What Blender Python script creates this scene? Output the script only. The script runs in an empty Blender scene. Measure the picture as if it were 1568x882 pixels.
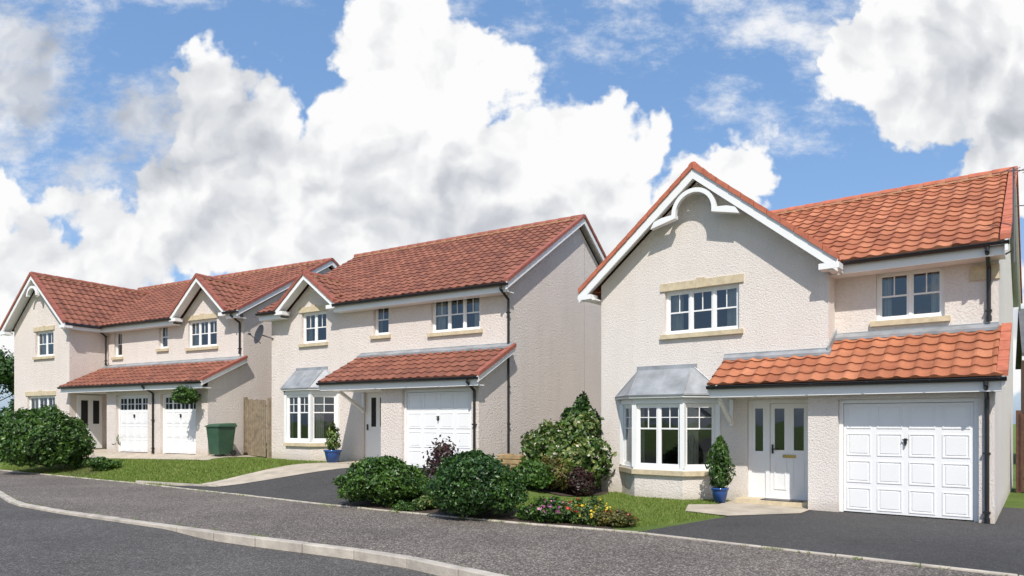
import bpy, math, random
import numpy as np
from mathutils import Vector, Matrix, noise
random.seed(7); np.random.seed(7)
sc=bpy.context.scene
# ------------------------------------------------------------------ materials
def new_mat(name):
    m=bpy.data.materials.new(name); m.use_nodes=True
    nt=m.node_tree; b=nt.nodes['Principled BSDF']
    return m,nt,b
def N(nt,t,**kw):
    n=nt.nodes.new(t)
    for k,v in kw.items():
        if k=='inp': continue
        setattr(n,k,v)
    for i,val in kw.get('inp',{}).items(): n.inputs[i].default_value=val
    return n
def L(nt,a,b): nt.links.new(a,b)
def ramp(nt,fac,stops):
    r=N(nt,'ShaderNodeValToRGB'); e=r.color_ramp.elements
    e[0].position=stops[0][0]; e[0].color=(*stops[0][1],1)
    e[1].position=stops[-1][0]; e[1].color=(*stops[-1][1],1)
    for p,c in stops[1:-1]:
        x=e.new(p); x.color=(*c,1)
    L(nt,fac,r.inputs[0]); return r.outputs[0]
def noise_n(nt,vec,scale,detail=4,rough=.55):
    n=N(nt,'ShaderNodeTexNoise',inp={'Scale':scale,'Detail':detail,'Roughness':rough})
    L(nt,vec,n.inputs['Vector']); return n.outputs['Fac']
def mul_col(nt,a,b,fac=1.0):
    m=N(nt,'ShaderNodeMix',data_type='RGBA',blend_type='MULTIPLY'); m.inputs[0].default_value=fac
    L(nt,a,m.inputs[6]); L(nt,b,m.inputs[7]); return m.outputs[2]
def bump(nt,b,h,strength=.5,dist=.02):
    n=N(nt,'ShaderNodeBump',inp={'Strength':strength,'Distance':dist}); L(nt,h,n.inputs['Height']); L(nt,n.outputs[0],b.inputs['Normal'])
def simple(name,col,rough=.5,var=.12,scale=6,bmp=0,metal=0):
    m,nt,b=new_mat(name); tc=N(nt,'ShaderNodeTexCoord').outputs['Object']
    f=noise_n(nt,tc,scale,4)
    c=ramp(nt,f,[(.3,tuple(x*(1-var) for x in col)),(.7,tuple(min(1,x*(1+var)) for x in col))])
    L(nt,c,b.inputs['Base Color']); b.inputs['Roughness'].default_value=rough; b.inputs['Metallic'].default_value=metal
    if bmp: bump(nt,b,noise_n(nt,tc,scale*8,3),bmp,.01)
    return m
def render_mat(name,col,sc_=30,bs=1.0,bd=.022):
    m,nt,b=new_mat(name); tc=N(nt,'ShaderNodeTexCoord').outputs['Object']
    big=noise_n(nt,tc,.7,5,.6)
    c1=ramp(nt,big,[(.3,tuple(x*.95 for x in col)),(.7,tuple(x*1.02 for x in col))])
    mp=N(nt,'ShaderNodeMapping'); mp.inputs['Scale'].default_value=(3,3,.3); L(nt,tc,mp.inputs[0])
    st=noise_n(nt,mp.outputs[0],1.1,4)
    c2=ramp(nt,st,[(.3,(.96,.955,.945)),(.55,(1,1,1))])
    fine=noise_n(nt,tc,sc_,4,.72)
    c3=ramp(nt,fine,[(.30,(.84,.83,.82)),(.5,(1,1,1))])
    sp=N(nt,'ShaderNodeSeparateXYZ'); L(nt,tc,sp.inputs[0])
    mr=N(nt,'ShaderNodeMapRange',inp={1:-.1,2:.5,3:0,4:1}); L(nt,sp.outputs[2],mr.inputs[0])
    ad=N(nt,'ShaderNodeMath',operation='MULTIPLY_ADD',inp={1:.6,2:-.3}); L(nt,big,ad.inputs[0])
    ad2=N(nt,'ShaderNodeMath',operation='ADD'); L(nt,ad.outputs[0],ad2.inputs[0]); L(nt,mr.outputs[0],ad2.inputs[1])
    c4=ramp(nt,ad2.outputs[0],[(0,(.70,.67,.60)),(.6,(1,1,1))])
    L(nt,mul_col(nt,mul_col(nt,mul_col(nt,c1,c2),c3),c4),b.inputs['Base Color'])
    b.inputs['Roughness'].default_value=.95
    bump(nt,b,fine,bs,bd)
    return m
def tile_mat(name,cols):
    m,nt,b=new_mat(name)
    uv=N(nt,'ShaderNodeTexCoord')
    fl=N(nt,'ShaderNodeVectorMath',operation='FLOOR'); L(nt,uv.outputs['UV'],fl.inputs[0])
    wn=N(nt,'ShaderNodeTexWhiteNoise'); L(nt,fl.outputs[0],wn.inputs['Vector'])
    c=ramp(nt,wn.outputs['Value'],[(0,cols[0]),(.5,cols[1]),(1,cols[2])])
    n1=noise_n(nt,uv.outputs['Object'],2.2,5,.6)
    c2=ramp(nt,n1,[(.32,(.78,.76,.76)),(.62,(1.04,1.02,1.0))])
    n2=noise_n(nt,uv.outputs['Object'],40,3,.7)
    c3=ramp(nt,n2,[(.35,(.84,.84,.84)),(.6,(1,1,1))])
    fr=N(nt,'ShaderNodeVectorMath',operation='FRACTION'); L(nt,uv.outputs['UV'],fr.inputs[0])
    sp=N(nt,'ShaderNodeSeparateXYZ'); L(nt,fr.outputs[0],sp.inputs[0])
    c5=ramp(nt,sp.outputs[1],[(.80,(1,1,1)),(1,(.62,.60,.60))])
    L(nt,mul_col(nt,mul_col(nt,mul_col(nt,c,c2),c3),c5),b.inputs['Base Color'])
    b.inputs['Roughness'].default_value=.78
    bump(nt,b,n2,.3,.005)
    return m
def asphalt(name,base,agg,spec=.5,scale=90,patch=.12):
    m,nt,b=new_mat(name); tc=N(nt,'ShaderNodeTexCoord').outputs['Object']
    v=N(nt,'ShaderNodeTexVoronoi',inp={'Scale':scale}); L(nt,tc,v.inputs['Vector'])
    sepv=N(nt,'ShaderNodeSeparateColor'); L(nt,v.outputs['Color'],sepv.inputs[0])
    c=ramp(nt,sepv.outputs[0],[(0,tuple(x*.70 for x in base)),(.6,base),(1-.2*spec,agg),(1,tuple(min(1,x*1.45) for x in agg))])
    big=noise_n(nt,tc,.45,7,.62)
    c2=ramp(nt,big,[(.3,(1-patch*2,)*3),(.7,(1+patch,)*3)])
    n3=noise_n(nt,tc,9,5,.75)
    c3=ramp(nt,n3,[(.3,(.76,.76,.77)),(.68,(1.12,1.11,1.08))])
    L(nt,mul_col(nt,mul_col(nt,c,c2),c3),b.inputs['Base Color']); b.inputs['Roughness'].default_value=.92
    bump(nt,b,v.outputs['Distance'],.45,.006)
    return m
def leaf_mat(name,cols,rough=.5,var=True):
    m,nt,b=new_mat(name)
    g=N(nt,'ShaderNodeNewGeometry'); 
    c=ramp(nt,g.outputs['Random Per Island'],[(i/(len(cols)-1),cc) for i,cc in enumerate(cols)])
    if var:
        f=noise_n(nt,g.outputs['Position'],3.2,3,.6); c=mul_col(nt,c,ramp(nt,f,[(.32,(.50,.56,.55)),(.5,(.95,.97,.9)),(.68,(1.45,1.30,1.05))]))
    L(nt,c,b.inputs['Base Color']); b.inputs['Roughness'].default_value=rough
    tr=N(nt,'ShaderNodeBsdfTranslucent'); L(nt,c,tr.inputs[0])
    mx=N(nt,'ShaderNodeMixShader'); mx.inputs[0].default_value=.25
    L(nt,b.outputs[0],mx.inputs[1]); L(nt,tr.outputs[0],mx.inputs[2]); L(nt,mx.outputs[0],nt.nodes['Material Output'].inputs[0])
    return m
def glass_mat():
    m,nt,b=new_mat('window_glass')
    tr=N(nt,'ShaderNodeBsdfTransparent'); tr.inputs[0].default_value=(.66,.70,.70,1)
    gl=N(nt,'ShaderNodeBsdfGlossy'); gl.inputs['Roughness'].default_value=.02; gl.inputs[0].default_value=(.9,.95,1,1)
    fr=N(nt,'ShaderNodeFresnel'); fr.inputs[0].default_value=1.5
    mu=N(nt,'ShaderNodeMath',operation='MULTIPLY_ADD',inp={1:1.3,2:.06}); mu.use_clamp=True; L(nt,fr.outputs[0],mu.inputs[0])
    tc=N(nt,'ShaderNodeTexCoord').outputs['Object']
    nb=N(nt,'ShaderNodeBump',inp={'Strength':.06,'Distance':.05}); L(nt,noise_n(nt,tc,1.6,2),nb.inputs['Height']); L(nt,nb.outputs[0],gl.inputs['Normal'])
    mx=N(nt,'ShaderNodeMixShader'); L(nt,mu.outputs[0],mx.inputs[0]); L(nt,tr.outputs[0],mx.inputs[1]); L(nt,gl.outputs[0],mx.inputs[2])
    L(nt,mx.outputs[0],nt.nodes['Material Output'].inputs[0]); return m
def brick_mat():
    m,nt,b=new_mat('red_brick'); tc=N(nt,'ShaderNodeTexCoord').outputs['Object']
    sp=N(nt,'ShaderNodeSeparateXYZ'); L(nt,tc,sp.inputs[0])
    ad=N(nt,'ShaderNodeMath',operation='ADD'); L(nt,sp.outputs[0],ad.inputs[0]); L(nt,sp.outputs[1],ad.inputs[1])
    cb=N(nt,'ShaderNodeCombineXYZ'); L(nt,ad.outputs[0],cb.inputs[0]); L(nt,sp.outputs[2],cb.inputs[1])
    br=N(nt,'ShaderNodeTexBrick',inp={'Color1':(.42,.13,.06,1),'Color2':(.30,.09,.05,1),'Mortar':(.4,.36,.3,1),'Scale':4.4,'Mortar Size':.012,'Brick Width':.9,'Row Height':.33})
    L(nt,cb.outputs[0],br.inputs['Vector']); L(nt,br.outputs[0],b.inputs['Base Color']); b.inputs['Roughness'].default_value=.9
    return m
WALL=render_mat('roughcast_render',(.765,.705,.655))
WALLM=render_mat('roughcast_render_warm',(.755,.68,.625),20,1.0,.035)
WHITE=simple('white_upvc',(.82,.82,.81),.35,.02,2)
DOORW=simple('white_door_paint',(.82,.82,.82),.3,.02,2)
STONE=simple('cast_stone',(.56,.47,.32),.85,.15,9,.3)
BLACK=simple('black_plastic',(.018,.018,.02),.35,.1)
LEAD=simple('lead_sheet',(.30,.315,.33),.5,.25,3,.15,.2)
GLASS=glass_mat()
ROOM=simple('room_interior',(.07,.065,.06),.9,.3,2)
CURT=simple('curtain_cloth',(.72,.69,.63),.9,.1,8)
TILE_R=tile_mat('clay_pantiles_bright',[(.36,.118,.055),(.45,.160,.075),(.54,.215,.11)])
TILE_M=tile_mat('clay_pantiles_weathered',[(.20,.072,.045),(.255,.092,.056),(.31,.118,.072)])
VERGE=simple('verge_tile',(.45,.135,.075),.75,.2,7,.2)
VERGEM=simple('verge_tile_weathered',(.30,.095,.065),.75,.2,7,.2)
MORT=simple('ridge_mortar',(.46,.25,.15),.9,.25,12,.3)
DARKM=simple('dark_void',(.02,.02,.02),.9)
METAL=simple('grey_metal',(.16,.16,.17),.4,.1,5,0,.6)
BRASS=simple('brass',(.5,.35,.12),.3,.1,5,0,.9)
CONC=simple('concrete_kerb',(.43,.385,.325),.9,.28,3,.5)
SLAB=simple('paving_slabs',(.44,.38,.30),.9,.2,2.2,.3)
SOIL=simple('soil',(.055,.038,.026),.95,.4,9,.8)
WOOD=simple('weathered_wood',(.24,.19,.13),.85,.3,7,.4)
WOODD=simple('brown_fence_wood',(.095,.045,.03),.85,.3,7,.4)
POT=simple('blue_glazed_pot',(.02,.07,.25),.15,.25,5)
BIN=simple('green_plastic',(.035,.085,.05),.5,.15,4)
BRICK=brick_mat()
SLATE=simple('grey_roof_tile',(.12,.115,.115),.8,.2,3,.3)
ROADM=asphalt('road_asphalt',(.084,.077,.071),(.155,.142,.13),.6,70,.17)
FOOTM=asphalt('footway_asphalt',(.118,.098,.084),(.27,.235,.20),.85,60,.16)
DRIVEM=asphalt('driveway_asphalt',(.058,.054,.052),(.095,.09,.085),.4,80,.15)
def grass_mat():
    m,nt,b=new_mat('grass_ground'); tc=N(nt,'ShaderNodeTexCoord').outputs['Object']
    a=noise_n(nt,tc,.9,5,.6); f=noise_n(nt,tc,60,4,.75)
    c=ramp(nt,a,[(.3,(.095,.16,.018)),(.5,(.14,.21,.028)),(.72,(.20,.245,.05))])
    c2=ramp(nt,f,[(.3,(.5,.55,.45)),(.65,(1.15,1.15,1.1))])
    L(nt,mul_col(nt,c,c2),b.inputs['Base Color']); b.inputs['Roughness'].default_value=.95
    bump(nt,b,f,1,.04); return m
GRASS=grass_mat()
BLADE=leaf_mat('grass_blades',[(.10,.18,.018),(.15,.24,.03),(.21,.28,.045),(.28,.28,.09)],.6,False)
LEAFA=leaf_mat('leaf_mid_green',[(.024,.065,.010),(.044,.108,.016),(.07,.15,.024),(.11,.20,.04)],.42)
LEAFB=leaf_mat('leaf_dark_green',[(.014,.045,.010),(.026,.075,.015),(.045,.11,.022),(.07,.15,.03)],.4)
LEAFV=leaf_mat('leaf_variegated',[(.03,.08,.012),(.06,.13,.02),(.12,.18,.04),(.30,.32,.13)],.45)
LEAFP=leaf_mat('leaf_purple',[(.035,.014,.018),(.06,.024,.028),(.05,.05,.03)],.4)
LEAFO=leaf_mat('leaf_olive',[(.07,.09,.02),(.13,.14,.03),(.18,.16,.04),(.10,.05,.02)],.5)
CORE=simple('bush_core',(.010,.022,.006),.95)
BARK=simple('bark',(.09,.065,.045),.9,.3,8,.5)
PETY=leaf_mat('petal_yellow',[(.75,.55,.03),(.80,.65,.06)],.5,False); PETR=leaf_mat('petal_red',[(.5,.03,.03),(.6,.12,.06)],.5,False)
PETP=leaf_mat('petal_pink',[(.6,.14,.26),(.45,.15,.4),(.7,.35,.45)],.5,False); PETW=leaf_mat('petal_cream',[(.7,.66,.5),(.75,.72,.62)],.5,False)
# ------------------------------------------------------------------ mesh builder
class MB:
    def __init__(s): s.v=[]; s.f=[]; s.uv=None
    def add(s,vs,fs):
        o=len(s.v); s.v+= [tuple(p) for p in vs]; s.f+=[tuple(i+o for i in f) for f in fs]
    def quad(s,*p): s.add(p,[tuple(range(len(p)))])
    def box(s,x0,x1,y0,y1,z0,z1):
        s.add([(x0,y0,z0),(x1,y0,z0),(x1,y1,z0),(x0,y1,z0),(x0,y0,z1),(x1,y0,z1),(x1,y1,z1),(x0,y1,z1)],
              [(0,3,2,1),(4,5,6,7),(0,1,5,4),(1,2,6,5),(2,3,7,6),(3,0,4,7)])
    def fbox(s,F,x0,x1,y0,y1,z0,z1):
        O,A,B=F; C=Vector((0,0,1))
        vs=[O+A*x+B*y+C*z for z in (z0,z1) for x,y in ((x0,y0),(x1,y0),(x1,y1),(x0,y1))]
        s.add(vs,[(0,3,2,1),(4,5,6,7),(0,1,5,4),(1,2,6,5),(2,3,7,6),(3,0,4,7)])
    def beam(s,p0,p1,w,h):
        p0,p1,w,h=map(Vector,(p0,p1,w,h))
        s.add([p0,p0+w,p0+w+h,p0+h,p1,p1+w,p1+w+h,p1+h],[(0,1,2,3),(4,7,6,5),(0,4,5,1),(1,5,6,2),(2,6,7,3),(3,7,4,0)])
    def tube(s,p0,p1,r,n=8):
        p0,p1=Vector(p0),Vector(p1); d=(p1-p0).normalized()
        a=d.orthogonal().normalized(); b=d.cross(a)
        vs=[p+a*math.cos(t)*r+b*math.sin(t)*r for p in (p0,p1) for t in [2*math.pi*i/n for i in range(n)]]
        s.add(vs,[(i,(i+1)%n,n+(i+1)%n,n+i) for i in range(n)]+[tuple(range(n))[::-1],tuple(range(n,2*n))])
    def prism(s,poly,z0,z1):
        n=len(poly)
        s.add([(x,y,z0) for x,y in poly]+[(x,y,z1) for x,y in poly],[(i,(i+1)%n,n+(i+1)%n,n+i) for i in range(n)]+[tuple(range(n))[::-1],tuple(range(n,2*n))])
def mk(name,mb,mat,parent=None,uv=None,smooth=False,bevel=0):
    me=bpy.data.meshes.new(name); me.from_pydata(mb.v,[],mb.f); me.materials.append(mat)
    if uv is not None:
        l=me.uv_layers.new(name='UVMap'); idx=np.zeros(len(me.loops),dtype=np.int32); me.loops.foreach_get('vertex_index',idx)
        l.data.foreach_set('uv',np.array(uv,dtype=np.float32)[idx].ravel())
    if smooth: me.polygons.foreach_set('use_smooth',[True]*len(me.polygons))
    me.update(); o=bpy.data.objects.new(name,me); sc.collection.objects.link(o)
    if parent: o.parent=parent
    if bevel:
        b=o.modifiers.new('b','BEVEL'); b.width=bevel; b.segments=2; b.limit_method='ANGLE'
    return o
def empty(name,loc=(0,0,0),rot=0):
    e=bpy.data.objects.new(name,None); e.location=loc; e.rotation_euler=(0,0,rot); e.empty_display_size=.3
    sc.collection.objects.link(e); return e
UP=Vector((0,0,1))
class House:
    def __init__(s,name,loc,rot,wall,tile,verge):
        s.e=empty(name,loc,rot); s.p={}; s.wall=wall; s.tile=tile; s.vm=verge
        s.mats={'walls':wall,'white_trim':WHITE,'garage_door':DOORW,'front_door':DOORW,'stone_dressings':STONE,'gutters_downpipes':BLACK,'lead_flashing':LEAD,
          'window_glass':GLASS,'rooms':ROOM,'curtains':CURT,'verge_tiles':verge,'ridge_tiles':MORT,'ironmongery':BLACK,'letter_plate':BRASS,'aerial':METAL,'sat_dish':simple('dish_grey',(.05,.05,.052),.5),'dark_gaps':DARKM}
    def __getitem__(s,k):
        if k not in s.p: s.p[k]=MB()
        return s.p[k]
    def done(s):
        for k,mb in s.p.items(): mk(k,mb,s.mats[k],s.e)
    def frontwall(s,x0,x1,y,z0,z1,holes=(),rev=.11):
        w=s['walls']; xs=sorted({x0,x1,*[h[0] for h in holes],*[h[1] for h in holes]}); zs=sorted({z0,z1,*[h[2] for h in holes],*[h[3] for h in holes]})
        for i in range(len(xs)-1):
            for j in range(len(zs)-1):
                cx=(xs[i]+xs[i+1])/2; cz=(zs[j]+zs[j+1])/2
                if any(h[0]<cx<h[1] and h[2]<cz<h[3] for h in holes): continue
                w.quad((xs[i],y,zs[j]),(xs[i+1],y,zs[j]),(xs[i+1],y,zs[j+1]),(xs[i],y,zs[j+1]))
        for a,b,c,d in [h[:4] for h in holes]:
            r=y+rev
            w.quad((a,y,c),(a,r,c),(a,r,d),(a,y,d)); w.quad((b,y,c),(b,y,d),(b,r,d),(b,r,c))
            w.quad((a,y,d),(a,r,d),(b,r,d),(b,y,d)); w.quad((a,y,c),(b,y,c),(b,r,c),(a,r,c))
    def window(s,F,x0,x1,z0,z1,y,lights,bars=1,curt=True,room=True,bl=.5,split=None):
        W=s['white_trim']; G=s['window_glass']; f=.055
        W.fbox(F,x0,x1,y,y+.07,z0,z0+f); W.fbox(F,x0,x1,y,y+.07,z1-f,z1)
        W.fbox(F,x0,x0+f,y,y+.07,z0+f,z1-f); W.fbox(F,x1-f,x1,y,y+.07,z0+f,z1-f)
        iw=(x1-x0-2*f); n=lights
        for i in range(n):
            a=x0+f+iw*i/n; b=x0+f+iw*(i+1)/n
            if i>0: W.fbox(F,a-.025,a+.025,y-.003,y+.067,z0+f,z1-f)
            aa=a+(.025 if i>0 else 0); bb=b-(.025 if i<n-1 else 0); q=.032; zz0=z0+f; zz1=z1-f
            for (p1,p2,p3,p4) in ((aa,bb,zz0,zz0+q),(aa,bb,zz1-q,zz1),(aa,aa+q,zz0+q,zz1-q),(bb-q,bb,zz0+q,zz1-q)):
                W.fbox(F,p1,p2,y+.012,y+.055,p3,p4)
            zm=zz0+(zz1-zz0)*bl
            if bars:
                W.fbox(F,aa+q,bb-q,y+.014,y+.05,zm-.016,zm+.016)
                m=(aa+bb)/2; W.fbox(F,m-.010,m+.010,y+.018,y+.045,zm+.016,zz1-q)
                if bars>1:
                    zn=(zm+zz1)/2; W.fbox(F,aa+q,m-.010,y+.018,y+.045,zn-.009,zn+.009); W.fbox(F,m+.010,bb-q,y+.018,y+.045,zn-.009,zn+.009)
        O,A,B=F
        G.quad(O+A*(x0+f)+B*(y+.032)+UP*(z0+f),O+A*(x1-f)+B*(y+.032)+UP*(z0+f),O+A*(x1-f)+B*(y+.032)+UP*(z1-f),O+A*(x0+f)+B*(y+.032)+UP*(z1-f))
        if room:
            R=s['rooms']; P=lambda x,yy,z:O+A*x+B*yy+UP*z
            a,b,c,d=x0-.3,x1+.3,z0-.3,z1+.15; y0=y+.075; y1=y+1.8
            R.quad(P(a,y1,c),P(b,y1,c),P(b,y1,d),P(a,y1,d)); R.quad(P(a,y0,c),P(a,y1,c),P(a,y1,d),P(a,y0,d)); R.quad(P(b,y0,c),P(b,y0,d),P(b,y1,d),P(b,y1,c))
            R.quad(P(a,y0,c),P(b,y0,c),P(b,y1,c),P(a,y1,c)); R.quad(P(a,y0,d),P(a,y1,d),P(b,y1,d),P(b,y0,d))
        if curt:
            C=s['curtains']; cw=(x1-x0)*.19
            for side in (0,1):
                base=x0+.02 if side==0 else x1-.02-cw; k=14
                vs=[]; 
                for i in range(k+1):
                    x=base+cw*i/k; yy=y+.14+.022*math.sin(i*1.9)
                    vs+= [O+A*x+B*yy+UP*(z0+.02),O+A*x+B*yy+UP*(z1-.02)]
                C.add(vs,[(2*i,2*i+2,2*i+3,2*i+1) for i in range(k)])
    def sill(s,x0,x1,y,z,h=.10,o=.07): s['stone_dressings'].box(x0-.09,x1+.09,y-o,y+.1,z-h,z-.002)
    def lintel(s,x0,x1,y,z):
        S=s['stone_dressings']; S.box(x0-.1,x1+.1,y-.03,y+.05,z+.002,z+.17); m=(x0+x1)/2; S.box(m-.09,m+.09,y-.045,y+.05,z-.004,z+.205)
    def win(s,x0,x1,z0,z1,y,lights,bars=1,lint=True,**k):
        s.window((Vector((0,0,0)),Vector((1,0,0)),Vector((0,1,0))),x0+.002,x1-.002,z0+.002,z1-.002,y+.085,lights,bars,**k)
        s.sill(x0,x1,y,z0)
        if lint: s.lintel(x0,x1,y,z1)
    def tiles(s,name,o,a,b,La,Lb,tw=.27,tc=.31,amp=.026,n=8):
        o,a,b=Vector(o),Vector(a).normalized(),Vector(b).normalized(); nn=a.cross(b).normalized()
        if nn.z<0: nn=-nn
        cols=max(1,int(round(La/tw*n))); rows=int(math.ceil(Lb/tc)); v=[];uv=[];f=[]
        xs=[La*i/cols for i in range(cols+1)]
        ph=[]
        for x in xs:
            p=(x/tw)%1
            ph.append(amp*(math.sin(math.pi*p/.5) if p<.5 else -.35*math.sin(math.pi*(p-.5)/.5)))
        rr=[]
        for j in range(rows):
            t0=j*tc; t1=min(Lb,(j+1)*tc)
            rr.append((t0,.026,j+.02)); rr.append((t1,.002,j+.98 if (j+1)*tc<=Lb else j+(t1-t0)/tc))
        jr=random.Random(3)
        offs={}
        for k,(t,h,vv) in enumerate(rr):
            for i,x in enumerate(xs):
                key=(int(x/tw+1e-6),k//2)
                if key not in offs: offs[key]=(jr.uniform(-.003,.003),jr.uniform(-.004,.004))
                jz,jt=offs[key]
                p=o+a*x+b*(t+(jt if k%2==0 else 0))+nn*(ph[i]+h+jz); v.append(p); uv.append((x/tw+1e-4,vv))
        m=cols+1
        for i,x in enumerate(xs): v.append(o+a*x+nn*(-.01)); uv.append((x/tw,.0))
        for k in range(len(rr)-1):
            for i in range(cols): f.append((k*m+i,k*m+i+1,(k+1)*m+i+1,(k+1)*m+i))
        base=len(rr)*m
        for i in range(cols): f.append((base+i,base+i+1,i+1,i))
        mb=MB(); mb.v=[tuple(p) for p in v]; mb.f=f
        return mk(name,mb,s.tile,s.e,uv=uv)
    def ridge(s,p0,p1,r=.10):
        p0,p1=Vector(p0),Vector(p1); Ln=(p1-p0).length; n=max(1,int(Ln/.42)); d=(p1-p0)/n; M=s['verge_tiles']
        side=d.normalized().cross(UP)
        for i in range(n):
            q=[p0+d*i,p0+d*(i+1)*1.0]; k=7; rr=[r*1.08,r*.95]
            vs=[q[j]+side*math.cos(t)*rr[j]+UP*(math.sin(t)*rr[j]-.02) for j in (0,1) for t in [math.pi*m/(k-1) for m in range(k)]]
            M.add(vs,[(m,m+1,k+m+1,k+m) for m in range(k-1)]+[tuple(range(k))])
        s['ridge_tiles'].beam(p0-side*(r*.95)-UP*.07,p1-side*(r*.95)-UP*.07,side*(r*1.9),UP*.075)
    def gable_front(s,xa,half,ze,za,y,board=.2,back=None):
        for sg in (-1,1):
            e=Vector((xa+sg*half,y,ze)); ap=Vector((xa,y,za)); 
            s['white_trim'].beam(e+Vector((0,0,-board-.03)),ap+Vector((0,0,-board-.03)),(0,.045,0),(0,0,board))
            s['white_trim'].beam(e+Vector((0,.045,-.12)),ap+Vector((0,.045,-.12)),(0,.30,0),(0,0,.03))
            n=int(Vector((half,0,za-ze)).length/.33)
            for i in range(n):
                a=e.lerp(ap,i/n); b=e.lerp(ap,(i+.97)/n)
                s['verge_tiles'].beam(a+Vector((0,-.035,-.045)),b+Vector((0,-.035,-.055)),(0,.17,0),(0,0,.115))
            s['white_trim'].box(*( (e.x-.03,e.x+.33) if sg<0 else (e.x-.33,e.x+.03) ),y-.002,y+.30,ze-.20,ze-.09)
    def gable_side(s,x,y0,z0,y1,z1,board=.2):
        a=Vector((x,y0,z0)); b=Vector((x,y1,z1))
        s['white_trim'].beam(a+Vector((-.045,0,-board-.03)),b+Vector((-.045,0,-board-.03)),(.045,0,0),(0,0,board))
        s['white_trim'].beam(a+Vector((-.25,0,-.13)),b+Vector((-.25,0,-.13)),(.2,0,0),(0,0,.03))
        n=int((b-a).length/.33)
        for i in range(n):
            p=a.lerp(b,i/n); q=a.lerp(b,(i+.97)/n)
            s['verge_tiles'].beam(p+Vector((-.11,0,-.045)),q+Vector((-.11,0,-.055)),(.145,0,0),(0,0,.095))
    def gutter(s,x0,x1,y,z,r=.055):
        G=s['gutters_downpipes']; k=7
        vs=[(x,y-math.cos(t)*r,z-math.sin(t)*r) for x in (x0,x1) for t in [math.pi*m/(k-1) for m in range(k)]]
        G.add(vs,[(m,m+1,k+m+1,k+m) for m in range(k-1)]+[tuple(range(k)),tuple(range(k,2*k))]); G.box(x0,x1,y-r-.006,y-r+.006,z-.004,z+.012)
        n=int((x1-x0)/.9)
        for i in range(n+1):
            x=x0+.1+(x1-x0-.2)*i/max(1,n); G.box(x-.015,x+.015,y-r-.012,y+r+.01,z-.02,z+.014)
    def downpipe(s,x,y,z0,z1,ytop):
        G=s['gutters_downpipes']; r=.034
        G.tube((x,y,z0),(x,y,z1-.28),r); G.tube((x,y,z1-.28),(x,ytop,z1-.08),r); G.tube((x,ytop,z1-.09),(x,ytop,z1),r)
        z=z0+.15; G.tube((x,y,z0-.02),(x,y,z0+.08),r*1.3)
        while z<z1-.3: G.box(x-.05,x+.05,y-.036,y+.04,z,z+.03); z+=.95
    def garage_door(s,x0,x1,y,z0,z1,cols=4,rows=4,glaz=False):
        D=s['garage_door']; W=s['white_trim']
        W.box(x0+.002,x0+.07,y-.02,y+.06,z0,z1-.002); W.box(x1-.07,x1-.002,y-.02,y+.06,z0,z1-.002); W.box(x0+.07,x1-.07,y-.02,y+.06,z1-.07,z1-.002)
        a,b,c,d=x0+.075,x1-.075,z0+.015,z1-.078
        D.box(a,b,y+.012,y+.05,c,d)
        w=(b-a)/cols; h=(d-c)/rows
        for i in range(cols):
            for j in range(rows):
                px0,px1=a+i*w+.05,a+(i+1)*w-.05; pz0,pz1=c+j*h+.045,c+(j+1)*h-.045
                if glaz and j==rows-1:
                    s['dark_gaps'].box(px0,px1,y+.004,y+.02,pz0,pz1)
                    D.box((px0+px1)/2-.012,(px0+px1)/2+.012,y-.002,y+.01,pz0,pz1); D.box(px0,(px0+px1)/2-.012,y-.002,y+.01,(pz0+pz1)/2-.012,(pz0+pz1)/2+.012); D.box((px0+px1)/2+.012,px1,y-.002,y+.01,(pz0+pz1)/2-.012,(pz0+pz1)/2+.012); continue
                t=.02
                D.box(px0,px1,y+.002,y+.014,pz0,pz0+t); D.box(px0,px1,y+.002,y+.014,pz1-t,pz1)
                D.box(px0,px0+t,y+.002,y+.014,pz0+t,pz1-t); D.box(px1-t,px1,y+.002,y+.014,pz0+t,pz1-t)
                D.box(px0+.05,px1-.05,y+.004,y+.014,pz0+.045,pz1-.045)
        m=(x0+x1)/2; zc=(z0+z1)/2+.28; I=s['ironmongery']
        I.box(m-.022,m+.022,y-.012,y-.004,zc-.05,zc+.05); I.box(m-.045,m+.045,y-.045,y-.025,zc+.015,zc+.035) ; I.box(m-.010,m+.010,y-.04,y-.01,zc-.08,zc+.03)
    def bay(s,A,B,C,D,z0=.6,z1=2.03,wt=2.16,rt=2.8,topx=(1,2),curt=True):
        w=s['walls']; S=s['stone_dressings']; W=s['white_trim']
        P=[Vector((*p,0)) for p in (A,B,C,D)]
        for i in range(3):
            a,b=P[i],P[i+1]; w.quad(a-UP*.6,b-UP*.6,b+UP*(z0-.1),a+UP*(z0-.1))
        def off(o):
            return [(A[0]-o*1.2,A[1]),(B[0]-o*.5,B[1]-o),(C[0]+o*.5,C[1]-o),(D[0]+o*1.2,D[1])]
        S.prism(off(.07),z0-.1,z0-.0); W.prism(off(.03),z0+.002,z0+.05)
        W.prism(off(.02),z1,wt)
        for i in range(3):
            a,b=P[i],P[i+1]; dr=(b-a); Ln=dr.length; dr.normalize(); nn=Vector((-dr.y,dr.x,0))
            if nn.y<0: nn=-nn
            F=(a,dr,nn)
            s.window(F,.03,Ln-.03,z0+.052,z1-.002,.03,2 if i==1 else 1,2,curt=False,room=False,bl=.62)
        for p in P: W.box(p.x-.05,p.x+.05,p.y-.03,p.y+.07,z0+.052,z1-.002)
        lo=off(.13); tx0,tx1=topx; Y=A[1]; Ld=s['lead_flashing']
        T=[Vector((tx0,Y-.02,rt)),Vector((tx0+.05,Y-.12,rt-.02)),Vector((tx1-.05,Y-.12,rt-.02)),Vector((tx1,Y-.02,rt))]
        Lo=[Vector((*p,wt+.05)) for p in lo]
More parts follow.
